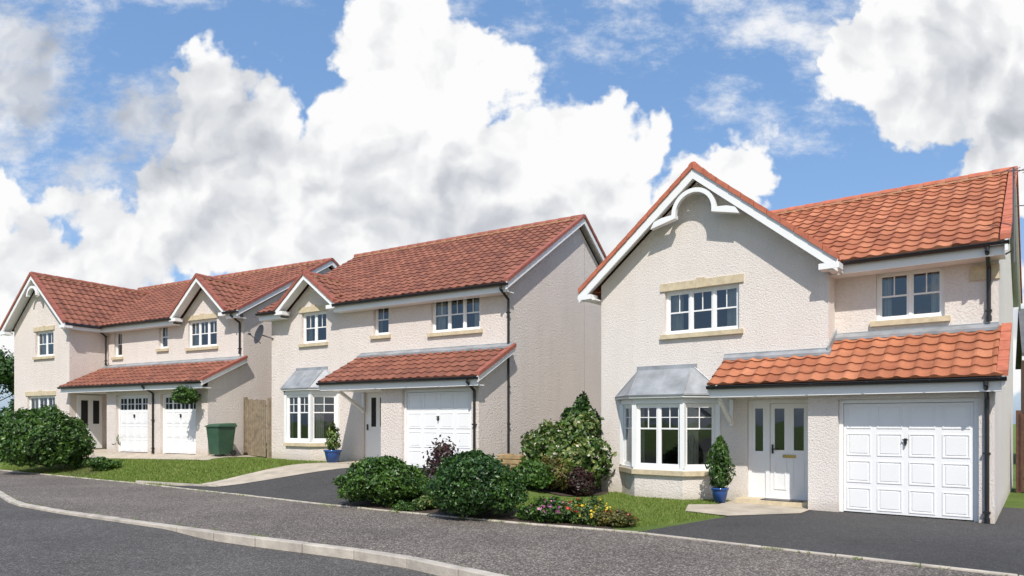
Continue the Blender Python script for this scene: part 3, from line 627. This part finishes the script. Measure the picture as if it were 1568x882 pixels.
# ------------------------------------------------------------------ foliage
def leaves(mb,P,Nn,size,rng,asp=1.6,up=.0):
    n=len(P)
    d=rng.normal(size=(n,3)); nn=Nn+d*.65; nn/=np.linalg.norm(nn,axis=1)[:,None]
    t=rng.normal(size=(n,3)); t[:,2]+=up; t-=nn*(t*nn).sum(1)[:,None]; t/=np.linalg.norm(t,axis=1)[:,None]
    b=np.cross(nn,t); s=size*rng.uniform(.6,1.3,size=(n,1))
    v=np.stack([P-t*s*asp/2,P+b*s/2+nn*s*.12,P+t*s*asp/2,P-b*s/2+nn*s*.12],1).reshape(-1,3)
    o=len(mb.v); mb.v+=v.tolist(); mb.f+=[(o+4*i,o+4*i+1,o+4*i+2,o+4*i+3) for i in range(n)]
def bush(name,c,rx,ry,h,n,size,mat,seed=1,lump=.22,core=True,flower=None,parent=None,flat=.25,asp=1.6,freq=1.7,spread=.13):
    rng=np.random.default_rng(seed); e=parent or empty(name,(c[0],c[1],c[2]))
    org=Vector((seed*3.1,0,0))
    def rad(d):
        v=Vector(d); return 1+lump*noise.noise(v*freq+org)*1.6+lump*.7*noise.noise(v*freq*2.9+org)+lump*.3*noise.noise(v*freq*6+org)
    d=rng.normal(size=(n,3)); d/=np.linalg.norm(d,axis=1)[:,None]
    d[:,2]=np.where(d[:,2]<-.75,-d[:,2],d[:,2])
    r=np.array([rad(x) for x in d]); k=1-np.abs(rng.normal(size=n))*spread; k=np.clip(k,.5,1.0)+rng.uniform(0,.07,n)
    sprig=rng.uniform(size=n)<.06; k=np.where(sprig,k+rng.uniform(0,.12,n),k)
    P=d*(r*k)[:,None]*np.array([rx,ry,h*.52]); P[:,2]+=h*.5; P[:,2]=np.maximum(P[:,2],.02+rng.uniform(0,.05,n))
    mb=MB(); leaves(mb,P,d/np.array([rx,ry,h*.5])*min(rx,h*.5),size,rng,asp); mk('foliage',mb,mat,e)
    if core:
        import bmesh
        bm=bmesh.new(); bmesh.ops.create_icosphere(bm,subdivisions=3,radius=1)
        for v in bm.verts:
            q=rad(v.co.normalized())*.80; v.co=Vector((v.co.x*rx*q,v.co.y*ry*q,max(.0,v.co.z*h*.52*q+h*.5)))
        me=bpy.data.meshes.new('core'); bm.to_mesh(me); bm.free(); me.materials.append(CORE); o=bpy.data.objects.new('inner_core',me); sc.collection.objects.link(o); o.parent=e  # solid dark core behind the leaf shell, no branches modelled
    if flower:
        fm,fn,fs=flower; d=rng.normal(size=(fn,3)); d[:,2]=np.abs(d[:,2])*.9; d/=np.linalg.norm(d,axis=1)[:,None]
        r=np.array([rad(x) for x in d])*1.03; Pf=d*r[:,None]*np.array([rx,ry,h*.52]); Pf[:,2]+=h*.5
        mb=MB()
        for q in range(4): leaves(mb,Pf+rng.normal(size=Pf.shape)*fs*.35,d,fs,rng,1.1)
        mk('flowers',mb,fm,e)
    return e
gb=lambda x,y:(x,y,g(x,y))
bush('rounded_shrub',gb(-2.50,13.45),.84,.76,.80,9500,.046,LEAFA,11,.22)
bush('rounded_shrub',gb(-.62,11.80),.78,.75,1.04,11500,.042,LEAFB,12,.15)
bush('large_shrub',gb(-14.9,21.9),1.28,1.1,2.0,14000,.07,LEAFA,13,.18)
bush('variegated_shrub',gb(.78,16.5),.58,.55,1.35,4500,.075,LEAFV,14,.3,flower=(PETW,60,.05))
bush('variegated_shrub',gb(1.42,15.75),.72,.55,1.62,7000,.075,LEAFV,15,.3,flower=(PETW,80,.05))
bush('tall_shrub',gb(1.75,17.9),.62,.6,2.15,6500,.065,LEAFB,16,.18)
bush('dark_shrub',gb(.95,15.3),.42,.4,.75,3000,.05,LEAFO,17,.3)
bush('dark_shrub',gb(1.5,15.1),.30,.3,.55,2000,.05,LEAFP,18,.35)
bush('low_green_shrub',gb(.42,14.7),.40,.38,.55,2500,.055,LEAFA,19,.3)
bush('purple_leaf_shrub',gb(-1.50,14.7),.38,.32,.90,800,.065,LEAFP,20,.4,core=False,spread=.4)
bush('flowering_plant',gb(.62,11.15),.28,.26,.36,1500,.035,LEAFA,21,.4,flower=(PETP,35,.045))
bush('flowering_plant',gb(.98,11.15),.25,.25,.34,1500,.035,LEAFA,22,.4,flower=(PETR,30,.045))
bush('flowering_plant',gb(1.28,10.95),.30,.24,.36,1800,.03,LEAFV,23,.4,flower=(PETY,45,.04))
bush('heather_plant',gb(1.62,10.75),.32,.22,.24,1600,.03,LEAFO,24,.3,flower=(PETR,12,.03))
bush('low_green_shrub',gb(.35,11.4),.24,.22,.24,1000,.04,LEAFA,25,.4)
bush('low_green_shrub',gb(-1.55,12.75),.28,.26,.22,1000,.04,LEAFV,26,.4)
bush('low_green_shrub',gb(-1.9,12.6),.26,.2,.15,700,.04,LEAFA,27,.4)
bush('flowering_plant',gb(-13.9,25.0),.5,.4,1.0,1500,.07,LEAFA,29,.4,flower=(PETP,140,.09))
bush('low_green_shrub',gb(-12.7,21.4),.45,.35,.35,1500,.055,LEAFA,30,.4)
def potted(name,c,rad_pot,hp,rx,h,n,size,mat,seed):
    e=empty(name,c); mb=MB(); k=20; prof=[(0,0),(rad_pot*.68,0),(rad_pot*.95,hp*.75),(rad_pot*.98,hp*.86),(rad_pot*1.1,hp*.88),(rad_pot*1.1,hp),(rad_pot*.95,hp),(rad_pot*.9,hp*.9),(0,hp*.9)]
    vs=[(r*math.cos(2*math.pi*i/k),r*math.sin(2*math.pi*i/k),z) for r,z in prof for i in range(k)]
    mb.add(vs,[(j*k+i,j*k+(i+1)%k,(j+1)*k+(i+1)%k,(j+1)*k+i) for j in range(len(prof)-1) for i in range(k)]); mk('pot',mb,POT,e,smooth=True)
    mb=MB(); mb.tube((0,0,hp*.8),(0,0,hp+h*.6),.025); mk('trunk',mb,BARK,e)
    rng=np.random.default_rng(seed); t=rng.uniform(0,1,n)**1.15; a=rng.uniform(0,6.28,n); rr=rx*(np.sin(np.pi*np.clip(t*.85+.12,0,1))**.8)*(1-.35*t)*np.sqrt(rng.uniform(.1,1.2,n))
    rr*=1+.35*np.sin(a*3+t*9)
    P=np.stack([rr*np.cos(a),rr*np.sin(a),hp+.03+t*h],1); Nn=np.stack([np.cos(a),np.sin(a),.3+0*a],1); mb=MB(); leaves(mb,P,Nn,size,rng,3.2,up=1.5); mk('foliage',mb,mat,e)
px,py=R(3.12,-.66); potted('potted_conifer',(px,py,.02),.165,.30,.25,.98,2200,.034,LEAFA,31)
px,py=M(-5.55,-.75); potted('potted_shrub',(px,py,g(px,py)+.02),.24,.36,.22,.75,420,.05,LEAFV,32)
bx,by=LL(-.42,-1.85); e=empty('hanging_basket',(bx,by,.55+1.62)); bush('x',(0,0,0),.36,.34,.5,1500,.055,LEAFA,33,.3,parent=e)
mb=MB(); mb.tube((0,0,.6),(0,.35,.62),.012); mb.tube((0,0,.3),(0,0,.6),.006); mk('bracket',mb,BLACK,e)
def bin_(c,rot):
    e=empty('wheelie_bin',c,rot); mb=MB()
    b0=[(-.23,-.26),(.23,-.26),(.23,.24),(-.23,.24)]; t0=[(-.29,-.33),(.29,-.33),(.29,.33),(-.29,.33)]
    mb.add([(x,y,.06) for x,y in b0]+[(x,y,.92) for x,y in t0],[(0,3,2,1),(4,5,6,7)]+[(i,(i+1)%4,4+(i+1)%4,4+i) for i in range(4)])
    mb.box(-.32,.32,-.36,.35,.922,.955); mb.add([(-.31,-.35,.957),(.31,-.35,.957),(.31,.36,.957),(-.31,.36,.957),(-.27,-.25,1.02),(.27,-.25,1.02),(.27,.36,1.05),(-.27,.36,1.05)],[(0,3,2,1),(4,5,6,7),(0,1,5,4),(1,2,6,5),(2,3,7,6),(3,0,4,7)])
    mb.tube((-.25,.40,.98),(.25,.40,.98),.02); mk('body',mb,BIN,e,bevel=.015)
    mb=MB(); mb.tube((-.29,.26,.10),(-.24,.26,.10),.10,16); mb.tube((.24,.26,.10),(.29,.26,.10),.10,16); mb.tube((-.24,.26,.10),(.24,.26,.10),.02); mk('wheels',mb,BLACK,e)
x,y=LL(.48,-1.25); bin_((x,y,g(x,y)+.012),aL)
def fence(name,p0,p1,h,mat,board=.1,z=None,both=False):
    p0,p1=Vector((*p0,0)),Vector((*p1,0)); t=(p1-p0).normalized(); nrm=Vector((-t.y,t.x,0)); n=int((p1-p0).length/(board+.012)); mb=MB()
    for i in range(n):
        a=p0+t*i*(board+.012); zz=g(a.x,a.y) if z is None else z
        mb.beam(a+UP*(zz+.03),a+t*board+UP*(zz+.03),nrm*.02,UP*(h+random.uniform(-.015,.015)))
    for hz in (.3,h*.5,h-.2):
        za=(g(p0.x,p0.y) if z is None else z)+hz; zb=(g(p1.x,p1.y) if z is None else z)+hz
        mb.beam(p0+UP*za+nrm*.021,p1+UP*zb+nrm*.021,nrm*.05,UP*.08)
    for p in (p0,p1):
        zz=(g(p.x,p.y) if z is None else z); mb.beam(p+UP*(zz-.2)-t*.05,p+UP*(zz-.2)+t*.05,nrm*.1,UP*(h+.3))
    return mk(name,mb,mat)
fence('wooden_gate',(-8.98,23.0),(-7.95,22.33),1.85,WOOD)
fence('garden_fence',M(.05,3.2),M(2.9,3.4),1.75,WOODD)
fence('garden_fence',R(7.8,5.5),R(14,5.5),1.8,WOODD)
px,py=M(.75,-.9); e=empty('timber_planter',(px,py,g(px,py)),aM); mb=MB()
for i in range(5):
    o=.02*(i%2); mb.box(-.32-o,.32+o,-.30,-.2,.02+i*.115,.125+i*.115); mb.box(-.32+o,-.22+o,-.198,.3,.02+i*.115,.125+i*.115); mb.box(.22-o,.32-o,-.198,.3,.02+i*.115,.125+i*.115)
mk('sleepers',mb,simple('sleeper_wood',(.36,.25,.12),.85,.3,6,.3),e,bevel=.012); mb=MB(); mb.box(-.22,.22,-.19,.28,.0,.5); mk('soil_fill',mb,SOIL,e)
def brick():
    e=empty('brick_house',(19.2,25.5,0),math.radians(-35)); mb=MB()
    mb.quad((0,0,-.3),(8,0,-.3),(8,0,4.2),(0,0,4.2)); mb.quad((0,8,-.3),(0,0,-.3),(0,0,4.2),(0,4,6.2),(0,8,4.2)); mb.quad((8,0,-.3),(8,8,-.3),(8,8,4.2),(8,4,6.2),(8,0,4.2)); mb.quad((0,8,-.3),(8,8,-.3),(8,8,4.2),(0,8,4.2))
    mk('walls',mb,BRICK,e); mb=MB(); mb.beam((-.2,-.4,4.1),(-.2,4,6.3),(8.4,0,0),(0,0,.08)); mb.beam((-.2,8.4,4.1),(-.2,4,6.3),(8.4,0,0),(0,0,.08)); mk('roof',mb,SLATE,e)
    mb=MB(); mb.box(1,2.4,-.02,.05,2.7,3.8); mb.box(-.2,8.2,-.36,-.33,3.9,4.08); mk('window_frames',mb,WHITE,e); mb=MB(); mb.box(1.08,1.66,-.03,-.022,2.78,3.72); mb.box(1.74,2.32,-.03,-.022,2.78,3.72); mk('window_glass',mb,DARKM,e)
brick()
rng=np.random.default_rng(5); e=empty('distant_trees'); mb=MB()
for i in range(26):
    cx=-75+i*4.2+rng.uniform(-1,1); cy=66+rng.uniform(-5,6); hh=rng.uniform(3.0,5.2); n=500
    for q in range(4):
        c=np.array([cx+rng.uniform(-1.5,1.5),cy+rng.uniform(-1,1),hh*(.35+.18*q)]); d=rng.normal(size=(n,3)); d/=np.linalg.norm(d,axis=1)[:,None]
        leaves(mb,c+d*rng.uniform(.7,1.05,(n,1))*np.array([1.9,1.6,1.2]),d,.28,rng)
mk('crowns',mb,LEAFB,e)
def tree(name,c,h,seed,rc=1.5,n=5000,leaf=.12):
    rng=np.random.default_rng(seed); e=empty(name,c); mb=MB(); tips=[]
    mb.tube((0,0,0),(.05,0,h*.55),.09,10); mb.tube((.05,0,h*.5),(0,.05,h*.9),.05)
    for i in range(9):
        a=rng.uniform(0,6.28); z0=h*rng.uniform(.35,.75); r=rc*rng.uniform(.5,.95); tip=(r*math.cos(a),r*math.sin(a),z0+h*rng.uniform(.08,.22)); mb.tube((.02,0,z0),tip,.025,6); tips.append(tip)
    tips.append((0,0,h*.93)); mk('trunk_and_limbs',mb,BARK,e); mb=MB()
    for t in tips:
        m=n//len(tips); d=rng.normal(size=(m,3)); P=np.array(t)+d*np.array([.33,.33,.26])*rc*.75; leaves(mb,P,d,leaf,rng)
    mk('crown',mb,LEAFB,e)
tree('garden_tree',(-28.2,37.5,.5),4.9,3)
def inpoly(x,y,poly):
    c=False; n=len(poly)
    for i in range(n):
        x1,y1=poly[i]; x2,y2=poly[(i+1)%n]
        if (y1>y)!=(y2>y) and x<(x2-x1)*(y-y1)/(y2-y1)+x1: c=not c
    return c
def blades(name,poly,n,h,wd,seed):
    rng=np.random.default_rng(seed); X=[p[0] for p in poly]; Y=[p[1] for p in poly]; mb=MB(); k=0
    while k<n:
        x=rng.uniform(min(X),max(X)); y=rng.uniform(min(Y),max(Y))
        if not inpoly(x,y,poly): continue
        a=rng.uniform(0,6.28); hh=h*rng.uniform(.5,1.2); z=g(x,y)-.005; dx,dy=math.cos(a)*wd,math.sin(a)*wd; lx,ly=rng.normal()*hh*.45,rng.normal()*hh*.45
        o=len(mb.v); mb.v+=[(x-dx,y-dy,z),(x+dx,y+dy,z),(x+lx,y+ly,z+hh)]; mb.f.append((o,o+1,o+2)); k+=1
    mk(name,mb,BLADE)
lawnR=[(.0,13.4),(-.2,12.7),(.5,12.0),(1.4,11.5),(1.95,10.6),(3.6,11.85),R(3.1,-2.3),R(2.75,-1.35),R(3.15,-.9),R(3.1,-.1),R(2.8,-.1),R(2.3,-.6),R(1.1,-.6),R(.4,0),(1.9,15.0),(1.2,14.4)]
blades('lawn_grass',lawnR,26000,.045,.006,41)
lawnL=edgepts(-17.3,-9.4,.05)+[(-7.35,17.1),(-8.1,17.5),M(-5.6,-.6),M(-6.1,-.6),M(-8.4,-.6),(-8.5,21.6),LL(.9,-2.15),LL(-7.9,-2.15),LL(-9,-1.6),LL(-12,-1.6)]
blades('lawn_grass',lawnL,45000,.06,.010,42)
rng=np.random.default_rng(77); mb=MB()
for k in range(260):
    x=rng.uniform(-14,7); y=ye(x)-.05+rng.normal()*.02 if rng.uniform()<.8 else yk(x)+.08
    for q in range(int(rng.integers(4,14))):
        xx=x+rng.normal()*.03; yy=y+rng.normal()*.012; a=rng.uniform(0,6.28); hh=rng.uniform(.02,.055); o=len(mb.v)
        mb.v+=[(xx-math.cos(a)*.004,yy-math.sin(a)*.004,.0),(xx+math.cos(a)*.004,yy+math.sin(a)*.004,.0),(xx+rng.normal()*.02,yy+rng.normal()*.02,hh)]; mb.f.append((o,o+1,o+2))
mk('edge_weeds',mb,BLADE)
# ------------------------------------------------------------------ sun + sky
az=Vector((-.05,-1,0)).normalized(); el=math.radians(50)
ts=Vector((az.x*math.cos(el),az.y*math.cos(el),math.sin(el)))
sd=bpy.data.lights.new('sun','SUN'); sd.energy=4.8; sd.angle=math.radians(.53); sd.color=(1,.945,.87)
so=bpy.data.objects.new('sun',sd); so.rotation_euler=ts.to_track_quat('Z','Y').to_euler(); so.location=(0,0,30); sc.collection.objects.link(so)
w=bpy.data.worlds.new('World'); sc.world=w; w.use_nodes=True; nt=w.node_tree; nt.nodes.clear()
try:
    w.cycles.sampling_method='MANUAL'; w.cycles.sample_map_resolution=256
except Exception as ex: print(ex)
sky=N(nt,'ShaderNodeTexSky',sky_type='NISHITA'); sky.sun_disc=False; sky.sun_elevation=el; sky.sun_rotation=math.atan2(az.x,az.y)%(2*math.pi)
bg0=N(nt,'ShaderNodeBackground',inp={'Strength':.15}); L(nt,sky.outputs[0],bg0.inputs[0])
bgh=N(nt,'ShaderNodeBackground',inp={'Color':(.22,.46,.90,1),'Strength':1.0})
bg1=N(nt,'ShaderNodeMixShader'); bg1.inputs[0].default_value=.45; L(nt,bg0.outputs[0],bg1.inputs[1]); L(nt,bgh.outputs[0],bg1.inputs[2])
tc=N(nt,'ShaderNodeTexCoord').outputs['Generated']; sp=N(nt,'ShaderNodeSeparateXYZ'); L(nt,tc,sp.inputs[0])
def M_(op,a,b=None,c=None,clamp=False):
    n=N(nt,'ShaderNodeMath',operation=op); n.use_clamp=clamp
    for i,x in enumerate((a,b,c)):
        if x is None: continue
        if isinstance(x,(int,float)): n.inputs[i].default_value=x
        else: L(nt,x,n.inputs[i])
    return n.outputs[0]
def VM(op,a,b=None):
    n=N(nt,'ShaderNodeVectorMath',operation=op)
    for i,x in enumerate((a,b)):
        if x is None: continue
        if isinstance(x,(tuple,list)): n.inputs[i].default_value=x
        else: L(nt,x,n.inputs[i])
    return n.outputs['Value'] if op in('LENGTH','DOT_PRODUCT') else n.outputs[0]
ay=M_('MAXIMUM',M_('ABSOLUTE',sp.outputs[1]),.12)
cb=N(nt,'ShaderNodeCombineXYZ'); L(nt,M_('DIVIDE',sp.outputs[0],ay),cb.inputs[0]); L(nt,M_('DIVIDE',sp.outputs[2],ay),cb.inputs[1]); P=cb.outputs[0]
def nz(vec,scale,det=6,rough=.6,off=(0,0,0)):
    n=N(nt,'ShaderNodeTexNoise',noise_dimensions='2D',inp={'Scale':scale,'Detail':det,'Roughness':rough}); L(nt,VM('ADD',vec,off),n.inputs['Vector']); return n
def puff(vec,off=(0,0,0)):
    v=N(nt,'ShaderNodeTexVoronoi',voronoi_dimensions='2D',feature='F1',inp={'Scale':10,'Detail':2,'Roughness':.5}); v.normalize=True
    L(nt,VM('ADD',vec,off),v.inputs['Vector']); return M_('SUBTRACT',1.0,v.outputs['Distance'])
wob=VM('MULTIPLY',VM('SUBTRACT',nz(P,5,5,.6).outputs['Color'],(.5,.5,.5)),(.12,.10,0))
Pw=VM('ADD',P,wob)
def field(blobs):
    cur=None
    for (cx,cy,rx,ry) in blobs:
        d=VM('LENGTH',VM('MULTIPLY',VM('SUBTRACT',Pw,(cx,cy,0)),(1/rx,1/ry,0)))
        d=M_('MULTIPLY',M_('SUBTRACT',d,1),min(rx,ry)/.09)
        if cur is None: cur=d
        else: cur=M_('SMOOTH_MIN',cur,d,.25)
    return cur
cum=[(-.175,.56,.09,.085),(-.12,.50,.14,.11),(-.045,.53,.06,.055),(-.13,.38,.20,.12),(.085,.375,.12,.09),(.19,.39,.045,.05),(-.43,.475,.055,.05),(-.39,.42,.08,.06),
     (-.32,.33,.24,.09),(.0,.29,.26,.09),(-.47,.26,.13,.06),(-.2,.24,.28,.08),(.32,.35,.075,.06),(.12,.26,.15,.08),(-.71,.31,.08,.05),(-.62,.22,.12,.055),(-.80,.22,.12,.10),(.45,.2,.3,.08),
     (.66,.54,.20,.13),(.80,.43,.16,.12),(1.15,.45,.3,.2),(.0,.12,1.2,.07)]
wis=[(-.72,.50,.15,.13),(-.56,.42,.14,.06),(-.76,.60,.10,.05),(.48,.56,.17,.06),(.30,.62,.20,.03),(.46,.47,.12,.035),(.17,.56,.06,.025),(-.05,.65,.2,.025),(-.64,.36,.12,.05),(1.1,.7,.5,.2)]
fc=field(cum); fw=field(wis)
p0=puff(Pw); p1=puff(Pw,(.018,-.026,0)); n1=nz(P,14,7,.58).outputs['Fac']
dens=M_('ADD',M_('MULTIPLY',fc,-1),M_('ADD',M_('MULTIPLY',M_('SUBTRACT',p0,.60),1.5),M_('MULTIPLY',M_('SUBTRACT',n1,.5),.7)))
mr=N(nt,'ShaderNodeMapRange',interpolation_type='SMOOTHSTEP',inp={1:0,2:.20,3:0,4:1}); L(nt,dens,mr.inputs[0]); mask1=mr.outputs[0]
n2=nz(VM('MULTIPLY',P,(1,1.7,1)),7,7,.66,(3,1,0)).outputs['Fac']
dw=M_('ADD',M_('MULTIPLY',fw,-.8),M_('MULTIPLY',M_('SUBTRACT',n2,.5),3.3))
mr2=N(nt,'ShaderNodeMapRange',interpolation_type='SMOOTHSTEP',inp={1:-.3,2:1.0,3:0,4:.90}); L(nt,dw,mr2.inputs[0]); mask2=mr2.outputs[0]
n3=nz(P,3.0,3,.5,(7,2,0)).outputs['Fac']
rel=M_('MULTIPLY',M_('SUBTRACT',p0,p1),.95)  # cloud lighting painted into the colour from the difference of two offset puffs
grey=field([(-.72,.49,.17,.13),(-.54,.42,.14,.06),(-.13,.30,.12,.05),(.0,.21,.3,.05),(.74,.46,.12,.07),(-.78,.22,.08,.04),(-.4,.27,.10,.03),(.45,.18,.3,.05)])  # shaded cloud bases painted as soft grey blobs
gm=N(nt,'ShaderNodeMapRange',interpolation_type='SMOOTHSTEP',inp={1:1.3,2:-1.0,3:0,4:.38}); L(nt,grey,gm.inputs[0])
edge=N(nt,'ShaderNodeMapRange',inp={1:0,2:1.6,3:0,4:.07}); L(nt,dens,edge.inputs[0])
br=M_('SUBTRACT',M_('ADD',M_('ADD',1.05,rel),M_('MULTIPLY',M_('SUBTRACT',n3,.5),.45)),M_('ADD',gm.outputs[0],edge.outputs[0]),clamp=True)
cr=N(nt,'ShaderNodeValToRGB'); e=cr.color_ramp.elements; e[0].position=.25; e[0].color=(.33,.355,.395,1); e[1].position=.97; e[1].color=(.98,.98,.98,1); x=e.new(.62); x.color=(.62,.645,.69,1); L(nt,br,cr.inputs[0])
bg2=N(nt,'ShaderNodeBackground',inp={'Strength':1.0}); L(nt,cr.outputs[0],bg2.inputs[0])
mask=M_('MAXIMUM',mask1,mask2,clamp=True)
hz=N(nt,'ShaderNodeMapRange',inp={1:-.02,2:.0,3:0,4:1}); L(nt,sp.outputs[2],hz.inputs[0])
mx=N(nt,'ShaderNodeMixShader'); L(nt,M_('MULTIPLY',mask,hz.outputs[0]),mx.inputs[0]); L(nt,bg1.outputs[0],mx.inputs[1]); L(nt,bg2.outputs[0],mx.inputs[2])
out=N(nt,'ShaderNodeOutputWorld'); L(nt,mx.outputs[0],out.inputs[0])
# ------------------------------------------------------------------ camera
cd=bpy.data.cameras.new('camera'); cd.sensor_width=36; cd.lens=36*1050/1568; cd.shift_y=204/1568; cd.clip_end=2000; cd.clip_start=.1
co=bpy.data.objects.new('camera',cd); co.location=(0,0,1.65); co.rotation_euler=(math.radians(90),0,0); sc.collection.objects.link(co); sc.camera=co
sc.view_settings.view_transform='Standard'; sc.view_settings.look='None'; sc.view_settings.exposure=0
